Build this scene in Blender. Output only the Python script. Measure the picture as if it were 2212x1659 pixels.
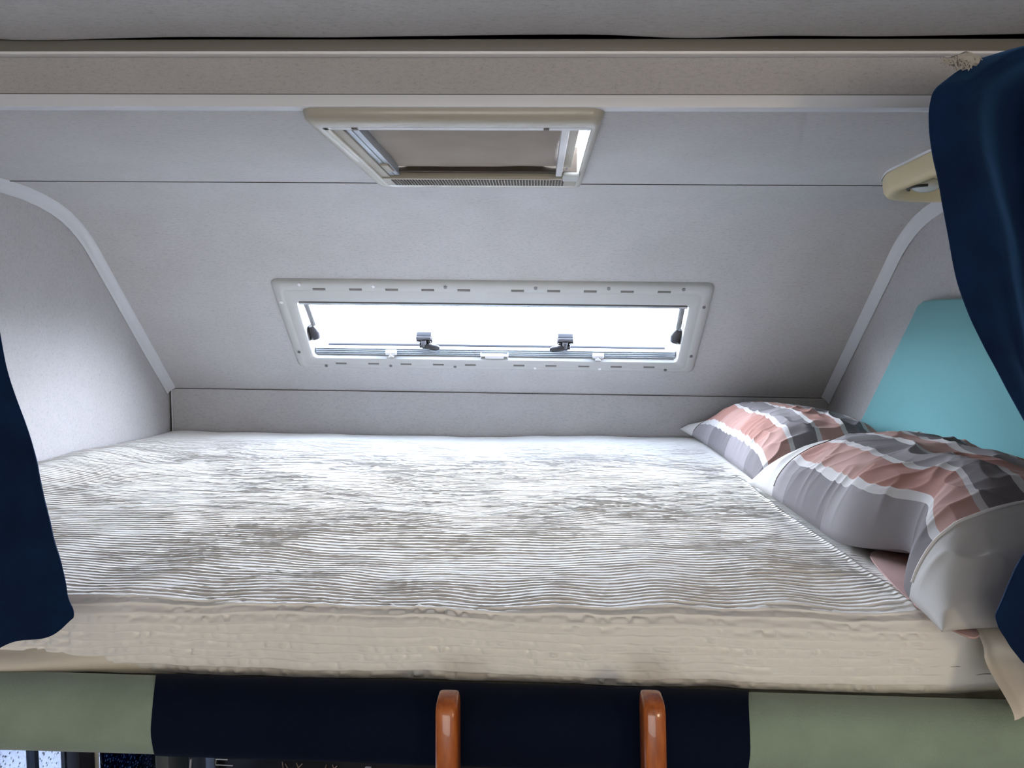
import bpy, bmesh, math, random
import numpy as np
from mathutils import Vector, Matrix

for o in list(bpy.data.objects):
    bpy.data.objects.remove(o, do_unlink=True)
SC = bpy.context.scene
COL = SC.collection
random.seed(4)

# ------------------------------------------------------------------ camera
CX, CY, CZ = 0.13138112, -2.25010164, 0.363888
YAW, PIT, ROL, FPX = 0.03252317, 0.08770506, 0.01179076, 1533.0
_fw = np.array([-math.sin(YAW)*math.cos(PIT), math.cos(YAW)*math.cos(PIT), -math.sin(PIT)])
_r = np.array([math.cos(YAW), math.sin(YAW), 0.0])
_u = np.cross(_r, _fw)
R_ = math.cos(ROL)*_r + math.sin(ROL)*_u
U_ = -math.sin(ROL)*_r + math.cos(ROL)*_u
cd = bpy.data.cameras.new('camera')
cam = bpy.data.objects.new('camera', cd)
COL.objects.link(cam)
cd.sensor_width = 36.0
cd.lens = FPX/2212*36.0
cd.clip_start = 0.05
cam.matrix_world = Matrix(((R_[0], U_[0], -_fw[0], CX), (R_[1], U_[1], -_fw[1], CY), (R_[2], U_[2], -_fw[2], CZ), (0, 0, 0, 1)))
SC.camera = cam

# ------------------------------------------------------------------ view + world
SC.view_settings.view_transform = 'Standard'
SC.view_settings.look = 'None'
SC.view_settings.gamma = 1
SC.view_settings.use_curve_mapping = False
SC.view_settings.exposure = 0.0

SKY = 73.0
w = bpy.data.worlds.new('overcast_sky')
SC.world = w
w.use_nodes = True
wn = w.node_tree.nodes
wl = w.node_tree.links
wn.clear()
wo = wn.new('ShaderNodeOutputWorld')
bg = wn.new('ShaderNodeBackground')
tc = wn.new('ShaderNodeTexCoord')
sx = wn.new('ShaderNodeSeparateXYZ')
rp = wn.new('ShaderNodeValToRGB')
mr = wn.new('ShaderNodeMapRange')
mr.inputs['From Min'].default_value = -1
mr.inputs['From Max'].default_value = 1
wl.new(tc.outputs['Generated'], sx.inputs[0])
wl.new(sx.outputs['Z'], mr.inputs['Value'])
wl.new(mr.outputs[0], rp.inputs[0])
rp.color_ramp.elements[0].position = 0.0
rp.color_ramp.elements[0].color = (0.08, 0.085, 0.10, 1)
rp.color_ramp.elements[1].position = 1.0
rp.color_ramp.elements[1].color = (0.10, 0.12, 0.16, 1)
for p_, c_ in ((0.49, (0.05, 0.052, 0.06)), (0.52, (0.50, 0.53, 0.60)), (0.62, (1.0, 1.04, 1.15)), (0.75, (0.92, 0.97, 1.09)), (0.83, (0.35, 0.38, 0.45)), (0.90, (0.12, 0.14, 0.18))):
    e = rp.color_ramp.elements.new(p_); e.color = (*c_, 1)
wl.new(rp.outputs[0], bg.inputs['Color'])
# sky strength skewed to the right, added to light the left wall more
mx = wn.new('ShaderNodeMapRange')
mx.inputs['From Min'].default_value = -0.8; mx.inputs['From Max'].default_value = 0.8
mx.inputs['To Min'].default_value = SKY*0.66; mx.inputs['To Max'].default_value = SKY*1.06
wl.new(sx.outputs['X'], mx.inputs['Value'])
wl.new(mx.outputs[0], bg.inputs['Strength'])
wl.new(bg.outputs[0], wo.inputs['Surface'])

def area(name, loc, target, sx_, sy_, power, color):
    l = bpy.data.lights.new(name, 'AREA')
    l.shape = 'RECTANGLE'; l.size = sx_; l.size_y = sy_
    l.energy = power; l.color = color
    o = bpy.data.objects.new(name, l)
    COL.objects.link(o)
    o.location = loc
    o.rotation_euler = (Vector(target)-Vector(loc)).to_track_quat('-Z', 'Y').to_euler()
    return o
# side window of the living area behind and to the right of the camera
area('living_window_light', (1.0, -3.05, 0.30), (-0.1, -1.3, 0.0), 0.38, 0.30, 8.0, (1.0, 0.80, 0.56))
# added soft fill from the unseen far end of the living area
area('rear_fill_light', (-0.2, -4.7, 0.05), (0.0, -1.0, 0.35), 1.9, 1.1, 27.0, (1.0, 0.985, 0.955))
# small ceiling spot in the living area
area('ceiling_spot_light', (0.42, -2.75, 0.70), (0.2, -1.6, 0.0), 0.05, 0.05, 0.35, (1.0, 0.9, 0.75))

# ------------------------------------------------------------------ helpers
def ray(px, py):
    d = _fw + R_*(px-1106)/FPX - U_*(py-829.5)/FPX
    return np.array([CX, CY, CZ]), d
def at(px, py, axis, val):
    c, d = ray(px, py)
    return c + d*(val-c[axis])/d[axis]
SA = math.atan2(.436, .405)
Z0 = .137
ES = np.array([0, -math.cos(SA), math.sin(SA)])
EN = np.array([0, -math.sin(SA), -math.cos(SA)])
SLM = Matrix(((1, 0, 0, 0), (0, ES[1], EN[1], 0), (0, ES[2], EN[2], Z0), (0, 0, 0, 1)))
def onslope(px, py, n=0.0):
    """pixel -> (x, s) on the slope plane raised n into the room"""
    c, d = ray(px, py)
    p0 = np.array([0, 0, Z0]) + EN*n
    t = ((p0-c) @ EN)/(d @ EN)
    q = c + d*t
    return float(q[0]), float((q-p0) @ ES)

def noise2(x, y, seed=0, per=256):
    rng = np.random.RandomState(seed)
    g = rng.rand(per, per)*2-1
    xi = np.floor(x).astype(int); yi = np.floor(y).astype(int)
    fx = x-xi; fy = y-yi
    fx = fx*fx*(3-2*fx); fy = fy*fy*(3-2*fy)
    a = g[xi % per, yi % per]; b = g[(xi+1) % per, yi % per]
    c = g[xi % per, (yi+1) % per]; d = g[(xi+1) % per, (yi+1) % per]
    return (a*(1-fx)+b*fx)*(1-fy) + (c*(1-fx)+d*fx)*fy
def fbm(x, y, seed=0, o=3):
    s = 0; a = 1
    for i in range(o):
        s = s + a*noise2(x*2**i, y*2**i, seed+i); a *= .5
    return s
def sstep(a, b, x):
    t = np.clip((x-a)/(b-a), 0, 1)
    return t*t*(3-2*t)

def link(name, me, mat=None, parent=None, mw=None):
    o = bpy.data.objects.new(name, me)
    COL.objects.link(o)
    if mat is not None:
        me.materials.append(mat)
    if mw is not None:
        o.matrix_world = mw
    if parent is not None:
        o.parent = parent
    return o
def tag(o, label, cat, group=None, kind=None):
    o['label'] = label; o['category'] = cat
    if group: o['group'] = group
    if kind: o['kind'] = kind
    return o
def struct(o):
    o['kind'] = 'structure'
    return o
def empty(name, loc=(0, 0, 0)):
    o = bpy.data.objects.new(name, None)
    COL.objects.link(o); o.location = loc
    bpy.context.view_layer.update()
    return o
def par(o, p):
    """parent keeping world transform"""
    o.parent = p
    o.matrix_parent_inverse = Matrix.Translation(-Vector(p.location))
    return o

def grid_mesh(name, P, mat, uv=None, smooth=True, flip=False):
    n, m, _ = P.shape
    me = bpy.data.meshes.new(name)
    me.vertices.add(n*m)
    me.vertices.foreach_set('co', P.reshape(-1).astype(np.float32))
    idx = np.arange(n*m).reshape(n, m)
    a, b, c, d = idx[:-1, :-1], idx[:-1, 1:], idx[1:, 1:], idx[1:, :-1]
    q = np.stack([a, b, c, d] if not flip else [a, d, c, b], -1).reshape(-1, 4)
    nf = len(q)
    me.loops.add(nf*4)
    me.polygons.add(nf)
    me.loops.foreach_set('vertex_index', q.reshape(-1).astype(np.int32))
    me.polygons.foreach_set('loop_start', (np.arange(nf)*4).astype(np.int32))
    me.polygons.foreach_set('use_smooth', np.full(nf, smooth))
    if uv is not None:
        l = me.uv_layers.new(name='UVMap')
        l.data.foreach_set('uv', uv.reshape(-1, 2)[q.reshape(-1)].reshape(-1).astype(np.float32))
    me.update(calc_edges=True)
    me.validate()
    return me

class MB:
    """small mesh collector"""
    def __init__(s): s.bm = bmesh.new()
    def box(s, x0, x1, y0, y1, z0, z1, bev=0.0, seg=2):
        r = bmesh.ops.create_cube(s.bm, size=1)
        for v in r['verts']:
            v.co = Vector(((x0+x1)/2+v.co.x*(x1-x0), (y0+y1)/2+v.co.y*(y1-y0), (z0+z1)/2+v.co.z*(z1-z0)))
        if bev:
            es = list({e for v in r['verts'] for e in v.link_edges})
            bmesh.ops.bevel(s.bm, geom=es, offset=bev, segments=seg, profile=.5, affect='EDGES')
        return s
    def cyl(s, p, axis, r, h, seg=20, r2=None, bev=0):
        q = Vector(axis).to_track_quat('Z', 'Y').to_matrix().to_4x4()
        m = Matrix.Translation(Vector(p)) @ q
        a = bmesh.ops.create_cone(s.bm, cap_ends=True, segments=seg, radius1=r, radius2=r if r2 is None else r2, depth=h, matrix=m)
        if bev:
            es = [e for e in {e for v in a['verts'] for e in v.link_edges} if any(len(f.verts) > 4 for f in e.link_faces)]
            bmesh.ops.bevel(s.bm, geom=es, offset=bev, segments=2, profile=.5, affect='EDGES')
        return s
    def ball(s, p, r, sc=(1, 1, 1), seg=20):
        m = Matrix.Translation(Vector(p)) @ Matrix.Diagonal((sc[0], sc[1], sc[2], 1))
        bmesh.ops.create_uvsphere(s.bm, u_segments=seg, v_segments=seg//2, radius=r, matrix=m)
        return s
    def tube(s, pts, rad, seg=12, caps=True):
        rings = []
        pts = [Vector(p) for p in pts]
        for i, p in enumerate(pts):
            t = (pts[min(i+1, len(pts)-1)]-pts[max(i-1, 0)]).normalized()
            up = Vector((0, 0, 1)) if abs(t.z) < .95 else Vector((0, 1, 0))
            a = t.cross(up).normalized(); b = a.cross(t)
            rr = rad[i] if isinstance(rad, (list, tuple)) else rad
            rings.append([s.bm.verts.new(p+a*math.cos(2*math.pi*k/seg)*rr+b*math.sin(2*math.pi*k/seg)*rr) for k in range(seg)])
        for i in range(len(rings)-1):
            for k in range(seg):
                s.bm.faces.new((rings[i][k], rings[i][(k+1) % seg], rings[i+1][(k+1) % seg], rings[i+1][k]))
        if caps:
            s.bm.faces.new(rings[0][::-1]); s.bm.faces.new(rings[-1])
        return s
    def loft(s, rings, close=True, caps=(False, False)):
        R = [[s.bm.verts.new(Vector(p)) for p in r] for r in rings]
        n = len(R[0])
        for i in range(len(R)-1):
            for k in range(n if close else n-1):
                s.bm.faces.new((R[i][k], R[i][(k+1) % n], R[i+1][(k+1) % n], R[i+1][k]))
        if caps[0]: s.bm.faces.new(R[0][::-1])
        if caps[1]: s.bm.faces.new(R[-1])
        return s
    def prism(s, pts, z0, z1, bev=0):
        a = [s.bm.verts.new((p[0], p[1], z0)) for p in pts]
        b = [s.bm.verts.new((p[0], p[1], z1)) for p in pts]
        n = len(pts)
        fs = [s.bm.faces.new(a[::-1]), s.bm.faces.new(b)]
        for k in range(n): fs.append(s.bm.faces.new((a[k], a[(k+1) % n], b[(k+1) % n], b[k])))
        if bev:
            es = [e for f in fs[:2] for e in f.edges]
            bmesh.ops.bevel(s.bm, geom=es, offset=bev, segments=3, profile=.5, affect='EDGES')
        return s
    def build(s, name, mat, parent=None, mw=None, smooth=True, angle=35):
        bmesh.ops.recalc_face_normals(s.bm, faces=s.bm.faces)
        me = bpy.data.meshes.new(name)
        s.bm.to_mesh(me); s.bm.free()
        if mw is not None: me.transform(mw)
        if smooth:
            me.polygons.foreach_set('use_smooth', [True]*len(me.polygons))
            me.set_sharp_from_angle(angle=math.radians(angle))
        o = link(name, me, mat)
        if parent is not None: par(o, parent)
        return o

def rrect(x0, x1, y0, y1, r, z, seg=6):
    pts = []
    for cx, cy, a0 in ((x1-r, y1-r, 0), (x0+r, y1-r, 90), (x0+r, y0+r, 180), (x1-r, y0+r, 270)):
        for k in range(seg+1):
            a = math.radians(a0+90*k/seg)
            pts.append((cx+r*math.cos(a), cy+r*math.sin(a), z))
    return pts

# ------------------------------------------------------------------ materials
def mat(name, col, rough=.6, metal=0.0, spec=.5, sheen=0, coat=0):
    m = bpy.data.materials.new(name)
    m.use_nodes = True
    b = m.node_tree.nodes['Principled BSDF']
    b.inputs['Base Color'].default_value = (*col, 1)
    b.inputs['Roughness'].default_value = rough
    b.inputs['Metallic'].default_value = metal
    b.inputs['Specular IOR Level'].default_value = spec
    b.inputs['Sheen Weight'].default_value = sheen
    b.inputs['Coat Weight'].default_value = coat
    return m
def nodes(m): return m.node_tree.nodes, m.node_tree.links, m.node_tree.nodes['Principled BSDF']
def noise_node(m, scale, detail=3, mapscale=(1, 1, 1), coord='Object', rough=.5):
    N, L, b = nodes(m)
    t = N.new('ShaderNodeTexCoord'); mp = N.new('ShaderNodeMapping'); n = N.new('ShaderNodeTexNoise')
    mp.inputs['Scale'].default_value = mapscale
    n.inputs['Scale'].default_value = scale; n.inputs['Detail'].default_value = detail
    n.inputs['Roughness'].default_value = rough
    L.new(t.outputs[coord], mp.inputs[0]); L.new(mp.outputs[0], n.inputs['Vector'])
    return n
def ramp(m, src, stops):
    N, L, b = nodes(m)
    r = N.new('ShaderNodeValToRGB')
    el = r.color_ramp.elements
    el[0].position, el[0].color = stops[0][0], (*stops[0][1], 1)
    el[1].position, el[1].color = stops[-1][0], (*stops[-1][1], 1)
    for p, c in stops[1:-1]:
        q = el.new(p); q.color = (*c, 1)
    L.new(src, r.inputs[0])
    return r
def bump(m, src, dist, strength=1.0):
    N, L, b = nodes(m)
    u = N.new('ShaderNodeBump')
    u.inputs['Distance'].default_value = dist; u.inputs['Strength'].default_value = strength
    L.new(src, u.inputs['Height']); L.new(u.outputs[0], b.inputs['Normal'])
    return u
def mixc(m, a, b_, fac=None, blend='MIX', f=.5):
    N, L, b = nodes(m)
    x = N.new('ShaderNodeMix'); x.data_type = 'RGBA'; x.blend_type = blend
    x.inputs[0].default_value = f
    for i, v in ((6, a), (7, b_)):
        if isinstance(v, tuple): x.inputs[i].default_value = (*v, 1)
        else: L.new(v, x.inputs[i])
    if fac is not None: L.new(fac, x.inputs[0])
    return x.outputs[2]

def wallpaper(name, c, stretch):
    m = mat(name, c, .75, spec=.25)
    N, L, b = nodes(m)
    n1 = noise_node(m, 230, 4, stretch, rough=.7)
    r1 = ramp(m, n1.outputs['Fac'], [(.28, (.76, .76, .78)), (.44, (.95, .95, .955)), (.60, (1, 1, 1)), (.75, (1.03, 1.03, 1.03))])
    n2 = noise_node(m, 700, 2, (stretch[0]*1.2, stretch[1], stretch[2]))
    r2 = ramp(m, n2.outputs['Fac'], [(.25, (.84, .83, .85)), (.45, (1, 1, 1)), (1, (1, 1, 1))])
    n3 = noise_node(m, 7, 3)
    r3 = ramp(m, n3.outputs['Fac'], [(.3, (.96, .955, .95)), (.7, (1.03, 1.03, 1.04))])
    o = mixc(m, r1.outputs[0], r2.outputs[0], blend='MULTIPLY', f=1)
    o = mixc(m, o, r3.outputs[0], blend='MULTIPLY', f=1)
    o = mixc(m, c, o, blend='MULTIPLY', f=1)
    L.new(o, b.inputs['Base Color'])
    bump(m, n1.outputs['Fac'], .0004, .3)
    return m
M = {}
M['wall'] = wallpaper('wallpaper_grey', (.455, .447, .447), (.45, 1, 1))
M['wall_side'] = wallpaper('wallpaper_side', (.455, .447, .447), (1, .8, .8))
M['trim'] = mat('trim_white_plastic', (.60, .61, .64), .4)
M['trim_bright'] = mat('lit_edge_white_plastic', (.86, .86, .88), .3)  # white edges; on trim strips the lit edge is put into the colour
M['rail'] = mat('rail_beige', (.17, .16, .14), .6)
M['hatch'] = mat('hatch_cream_plastic', (.40, .38, .325), .3, coat=.2)
M['seam'] = mat('seam_dark', (.05, .045, .04), .8)
M['cream'] = mat('cream_plastic', (.60, .58, .52), .35, coat=.15)
M['winframe'] = mat('window_frame_plastic', (.43, .43, .42), .4)
M['beige'] = mat('beige_plastic', (.29, .26, .205), .4)
M['brownslot'] = mat('slot_brown', (.03, .02, .012), .8)
M['slot'] = mat('slot_grey', (.13, .12, .11), .7)
M['alu'] = mat('aluminium', (.40, .44, .48), .32, metal=.55)
M['black'] = mat('black_plastic', (.014, .013, .016), .35)
M['darkgrey'] = mat('dark_grey_plastic', (.10, .10, .115), .35)
M['chrome'] = mat('chrome', (.75, .75, .76), .15, metal=1)
M['screw'] = mat('screw_steel', (.20, .20, .20), .35, metal=.8)
M['white'] = mat('white_plastic', (.80, .80, .82), .3)
M['turq'] = mat('turquoise_fabric', (.15, .37, .39), .85, spec=.2, sheen=.2)
bump(M['turq'], noise_node(M['turq'], 500, 2).outputs['Fac'], .0004, .4)
M['lampcream'] = mat('lamp_cream', (.56, .48, .29), .4)

def fabric(name, c, sc=900, dist=.0003, rough=.9, sheen=.1, var=.06):
    m = mat(name, c, rough, spec=.15, sheen=sheen)
    N, L, b = nodes(m)
    n = noise_node(m, sc, 2)
    n2 = noise_node(m, 14, 4)
    lo = tuple(x*(1-var) for x in c); hi = tuple(min(1, x*(1+var)) for x in c)
    r = ramp(m, n2.outputs['Fac'], [(.3, lo), (.7, hi)])
    L.new(r.outputs[0], b.inputs['Base Color'])
    bump(m, n.outputs['Fac'], dist, .5)
    return m
M['spread'] = fabric('white_tucked_cotton', (.85, .835, .80), 700, .0003, var=.015)
M['sheet'] = fabric('cream_sheet', (.74, .68, .585), 700, .0003, var=.02)
M['mattress'] = fabric('mattress_cover', (.70, .66, .58), 300, .0005)
M['green'] = fabric('green_plush', (.27, .345, .27), 420, .0012, sheen=.25, var=.10)
M['navy'] = fabric('navy_plush', (.0012, .0045, .018), 420, .0006, sheen=.02, var=.15)
M['navy'].node_tree.nodes['Principled BSDF'].inputs['Sheen Tint'].default_value = (.2, .4, .8, 1)
M['curtain'] = fabric('navy_velour', (.0022, .0125, .046), 500, .0006, sheen=.32, var=.3)
M['curtain'].node_tree.nodes['Principled BSDF'].inputs['Sheen Tint'].default_value = (.12, .36, .80, 1)
M['blind'] = fabric('taupe_blind_fabric', (.235, .195, .165), 260, .0004, var=.08)

def wood():
    m = mat('varnished_wood', (.42, .13, .035), .28, spec=.5, coat=.5)
    N, L, b = nodes(m)
    n = noise_node(m, 26, 5, (6, 6, .35))
    r = ramp(m, n.outputs['Fac'], [(.3, (.30, .070, .010)), (.5, (.42, .105, .016)), (.7, (.50, .145, .026))])
    L.new(r.outputs[0], b.inputs['Base Color'])
    return m
M['wood'] = wood()

def clear(name, tint, gloss=.08, rough=.05):
    m = bpy.data.materials.new(name); m.use_nodes = True
    N, L = m.node_tree.nodes, m.node_tree.links
    N.clear()
    o = N.new('ShaderNodeOutputMaterial'); x = N.new('ShaderNodeMixShader')
    t = N.new('ShaderNodeBsdfTransparent'); g = N.new('ShaderNodeBsdfGlossy')
    t.inputs[0].default_value = (*tint, 1); g.inputs['Roughness'].default_value = rough
    x.inputs[0].default_value = gloss
    L.new(t.outputs[0], x.inputs[1]); L.new(g.outputs[0], x.inputs[2]); L.new(x.outputs[0], o.inputs[0])
    return m
M['pane'] = clear('acrylic_pane', (.93, .95, .97), .05)
M['dome'] = clear('acrylic_dome', (.80, .82, .82), .06)

def droplets(name, base, tint):
    """rainy cab glass: tinted see-through with little beads of water"""
    m = bpy.data.materials.new(name); m.use_nodes = True
    N, L = m.node_tree.nodes, m.node_tree.links
    N.clear()
    o = N.new('ShaderNodeOutputMaterial')
    t = N.new('ShaderNodeBsdfTransparent'); t.inputs[0].default_value = (*tint, 1)
    g = N.new('ShaderNodeBsdfGlossy'); g.inputs['Roughness'].default_value = .2
    d = N.new('ShaderNodeBsdfTranslucent'); d.inputs[0].default_value = (*base, 1)
    tcn = N.new('ShaderNodeTexCoord'); v = N.new('ShaderNodeTexVoronoi'); v.inputs['Scale'].default_value = 95
    L.new(tcn.outputs['Object'], v.inputs['Vector'])
    r = N.new('ShaderNodeValToRGB'); r.color_ramp.elements[0].position = .14; r.color_ramp.elements[0].color = (1, 1, 1, 1)
    r.color_ramp.elements[1].position = .30; r.color_ramp.elements[1].color = (0, 0, 0, 1)
    L.new(v.outputs['Distance'], r.inputs[0])
    a = N.new('ShaderNodeMixShader'); L.new(r.outputs[0], a.inputs[0]); L.new(t.outputs[0], a.inputs[1]); L.new(d.outputs[0], a.inputs[2])
    b = N.new('ShaderNodeMixShader'); b.inputs[0].default_value = .06
    L.new(a.outputs[0], b.inputs[1]); L.new(g.outputs[0], b.inputs[2]); L.new(b.outputs[0], o.inputs[0])
    return m
M['sideglass'] = droplets('rainy_side_glass', (.012, .013, .015), (.20, .215, .24))
M['frontglass'] = droplets('rainy_windscreen', (.10, .12, .15), (.004, .009, .020))

def check_fabric(name, u_rows, v_len, phase, bands):
    """checked cotton: rows of pink / grey squares split by white stripes; bands = plain white hems at both ends"""
    m = mat(name, (.6, .5, .5), .85, spec=.2, sheen=.05)
    N, L, b = nodes(m)
    uv = N.new('ShaderNodeUVMap'); uv.uv_map = 'UVMap'
    s = N.new('ShaderNodeSeparateXYZ'); L.new(uv.outputs[0], s.inputs[0])
    def mth(op, a, b2=None, c=None):
        n = N.new('ShaderNodeMath'); n.operation = op
        for i, vv in enumerate((a, b2, c)):
            if vv is None: continue
            if isinstance(vv, (int, float)): n.inputs[i].default_value = vv
            else: L.new(vv, n.inputs[i])
        return n.outputs[0]
    X, Y = s.outputs[0], s.outputs[1]              # metres on the cloth
    row = mth('DIVIDE', mth('ADD', X, phase), u_rows)
    fr = mth('FRACT', row)
    par_ = mth('FRACT', mth('MULTIPLY', mth('FLOOR', row), .5))      # 0 or .5
    stripe = mth('LESS_THAN', fr, .17)
    pink = mth('GREATER_THAN', par_, .25)
    yy = mth('ADD', mth('DIVIDE', Y, v_len), mth('MULTIPLY', par_, .9))
    vf = mth('FRACT', yy)
    dark = mth('GREATER_THAN', vf, .5)
    vstripe = mth('LESS_THAN', mth('FRACT', mth('MULTIPLY', yy, 2)), 0.0)
    pinkc = mixc(m, (.41, .25, .22), (.33, .175, .145), fac=dark)
    greyc = mixc(m, (.25, .232, .245), (.155, .143, .15), fac=dark)
    c = mixc(m, greyc, pinkc, fac=pink)
    c = mixc(m, c, (.52, .51, .51), fac=stripe)
    for lo, hi in bands:
        inb = mth('MULTIPLY', mth('GREATER_THAN', Y, lo), mth('LESS_THAN', Y, hi))
        c = mixc(m, c, (.54, .53, .51), fac=inb)
    L.new(c, b.inputs['Base Color'])
    n = noise_node(m, 900, 2)
    bump(m, n.outputs['Fac'], .0002, .4)
    return m

# ------------------------------------------------------------------ the alcove shell
XW = 1.05
YR = -1.235                       # front riser of the alcove roof
PROF = [(0, Z0)] + [(-.38, .5465), (-.40, .566), (-.425, .586), (-.455, .606), (-.49, .624), (-.53, .638), (-.58, .6495), (-.63, .6565), (-.69, .66)]

# slope panel with the window hole (hole in x,s)
WX0, WX1, WS0, WS1 = -.575, .588, .135, .437
def sl(x, s, n=0): 
    p = np.array([x, 0, Z0]) + ES*s + EN*n
    return tuple(p)
S_END = .38/math.cos(SA)
def plate_with_hole(name, X0, X1, A0, A1, hx0, hx1, ha0, ha1, f, mat_, extra=None):
    b = MB(); bm = b.bm
    xs = [X0, hx0, hx1, X1]; ss = [A0, ha0, ha1, A1]
    V = [[bm.verts.new(f(x, s)) for s in ss] for x in xs]
    for i in range(3):
        for j in range(3):
            if i == 1 and j == 1: continue
            bm.faces.new((V[i][j], V[i+1][j], V[i+1][j+1], V[i][j+1]))
    if extra:
        prev = [bm.verts.new(f(x, A1)) for x in (X0, X1)]
        for (y, z) in extra:
            cur = [bm.verts.new((X0, y, z)), bm.verts.new((X1, y, z))]
            bm.faces.new((prev[0], prev[1], cur[1], cur[0])); prev = cur
    return b
b = plate_with_hole('wall_slope', -XW, XW, 0, S_END, WX0, WX1, WS0, WS1, sl, M['wall'], extra=PROF[2:])
struct(b.build('wall_slope', M['wall'], angle=60))
# roof of the alcove, hatch hole
HX0, HX1, HY0, HY1 = -.175, .212, -1.19, -.79
b = plate_with_hole('ceiling_alcove', -XW, XW, YR, -.692, HX0, HX1, HY0, HY1, lambda x, y: (x, y, .66), M['wall'])
struct(b.build('ceiling_alcove', M['wall']))
struct(MB().box(-XW, XW, -.002, .004, -.2, Z0+.004).build('wall_back', M['wall']))
# outer skin that keeps daylight out behind the panels
b = MB()
b.box(-XW-.03, XW+.03, .004, .03, -.2, Z0)
struct(b.build('wall_back_outer', M['rail']))
# side walls: alcove + living area, one panel each with the cab door window opening left
def side_wall(name, sx):
    b = MB(); bm = b.bm
    x = sx*XW
    pts = [(0, -.2), (0, Z0)] + PROF[1:] + [(YR, .66), (YR, .76), (-4.8, .76), (-4.8, -1.65), (-1.4, -1.65), (-1.4, -.2)]
    v = [bm.verts.new((x, y, z)) for y, z in pts]
    bm.faces.new(v)
    v2 = [bm.verts.new((x+sx*.02, y, z)) for y, z in pts]
    bm.faces.new(v2[::-1])
    for k in range(len(pts)):
        bm.faces.new((v[k], v[(k+1) % len(pts)], v2[(k+1) % len(pts)], v2[k]))
    return struct(b.build(name, M['wall_side'], angle=20))
side_wall('wall_left', -1)
side_wall('wall_right', 1)
# riser above the opening
struct(MB().box(-XW, XW, YR, YR+.02, .6775, .76).build('wall_riser', M['wall']))
struct(MB().box(-XW, XW, YR-.0035, YR+.018, .6598, .6765, .001).build('trim_1', mat('trim_strip_plastic', (.72, .74, .79), .4)))
struct(MB().box(-XW, XW, YR-.0005, YR+.015, .6762, .6780).build('trim_2', M['seam']))
b = MB().box(-XW, XW, YR-.014, YR+.002, .7300, .7475, .004)
struct(b.build('trim_3', M['rail']))
struct(MB().box(-XW, XW, YR-.0165, YR-.001, .7262, .7303, .0015).build('trim_4', M['trim_bright']))  # light catching the rail's lower edge, put in as a bright strip
# living-area ceiling, its front edge buckling over the rail
xs = np.linspace(-XW, XW, 260); ts = np.array([0, .0012, .003, .006, .010, .018, .03, .05, .08, .12, .2, .4, .8, 1.6, 3.55])
Pm = np.zeros((len(ts)+1, len(xs), 3))
wav = .0035*np.sin((xs+.35)*7.2)+.0022*np.sin((xs)*15.5+1)+.0016*noise2(xs*9, xs*0, 5)
lift = .0045*np.exp(-((xs-.20)/.11)**2) - .002*np.exp(-((xs+.25)/.25)**2)
for i, t in enumerate(ts):
    fall = math.exp(-t/.035)
    rnd = .0035*(1-math.exp(-t/.004))
    Pm[i+1, :, 0] = xs; Pm[i+1, :, 1] = YR-.0175-t
    Pm[i+1, :, 2] = .7485 + (wav*.6+lift)*fall - rnd*fall + .0025*(1-fall)
Pm[0] = Pm[1]; Pm[0, :, 2] += .012
struct(link('ceiling', grid_mesh('ceiling', Pm, M['wall']), M['wall']))
struct(MB().box(-XW-.05, XW+.05, -4.85, YR+.05, .775, .80).build('ceiling_light_seal', M['rail']))  # unseen skin added over the roof to seal out daylight
struct(MB().box(-XW-.02, XW+.02, YR, YR+.02, .74, .78).build('wall_riser_light_seal', M['rail']))  # unseen cap added to stop light leaking in above the riser
# seams
struct(MB().box(-XW, XW, -.6925, -.6905, .6585, .6605).build('trim_5', M['seam']))
struct(MB().box(-XW, XW, -.6905, -.6870, .6590, .6610).build('trim_6', M['trim_bright']))  # lit lip of the seam, its brightness put into the colour
struct(MB().box(-XW, XW, -.0045, 0, Z0-.0018, Z0+.0005).build('trim_7', M['seam']))
struct(MB().box(-XW+.0005, -XW+.004, -.006, -.001, -.02, Z0-.002).build('trim_8', M['seam']))
struct(MB().box(-XW+.006, -XW+.0105, -.0075, -.002, -.02, Z0-.002, .001).build('trim_9', M['trim']))

def corner_trim(name, sx):
    pr = [(-.0, Z0+.002)] + [(-.38*k/6, Z0+(.5465-Z0)*k/6) for k in range(1, 7)] + PROF[2:] + [(-.8, .66), (-1.0, .66), (YR+.001, .66)]
    cs = [(.0015, .0275), (.0035, .026), (.0055, .019), (.009, .012), (.014, .0065), (.0185, .004), (.0195, .0)]
    rings = []
    for i, (y, z) in enumerate(pr):
        y0, z0 = pr[max(i-1, 0)]; y1, z1 = pr[min(i+1, len(pr)-1)]
        t = Vector((y1-y0, z1-z0)).normalized()
        n = Vector((-t.y, t.x))         # towards the room: down / forward
        if n.y > 0: n = -n
        rings.append([(sx*(XW-a), y+n.x*c, z+n.y*c) for a, c in cs])
    b = MB(); b.loft(rings, close=False)
    return struct(b.build(name, M['trim'], angle=60))
corner_trim('trim_10', -1)
corner_trim('trim_11', 1)

# ------------------------------------------------------------------ window in the slope
win = empty('window_1', (0, -.2, .35)); struct(win)
SM = SLM
b = MB()
r0 = [rrect(-.600, .612, .112, .461, .022, 0), rrect(-.598, .610, .114, .459, .021, .006), rrect(-.590, .602, .121, .452, .018, .0125),
      rrect(-.572, .584, .133, .4305, .014, .0140), rrect(-.570, .582, .1345, .429, .014, .0132), rrect(-.567, .579, .1365, .427, .014, .0140),
      rrect(-.543, .556, .158, .391, .012, .0135), rrect(-.540, .553, .161, .388, .012, .0110), rrect(-.538, .551, .163, .386, .012, -.045)]
b.loft(r0)
b.build('window_frame', M['winframe'], win, SM, angle=40)
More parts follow.
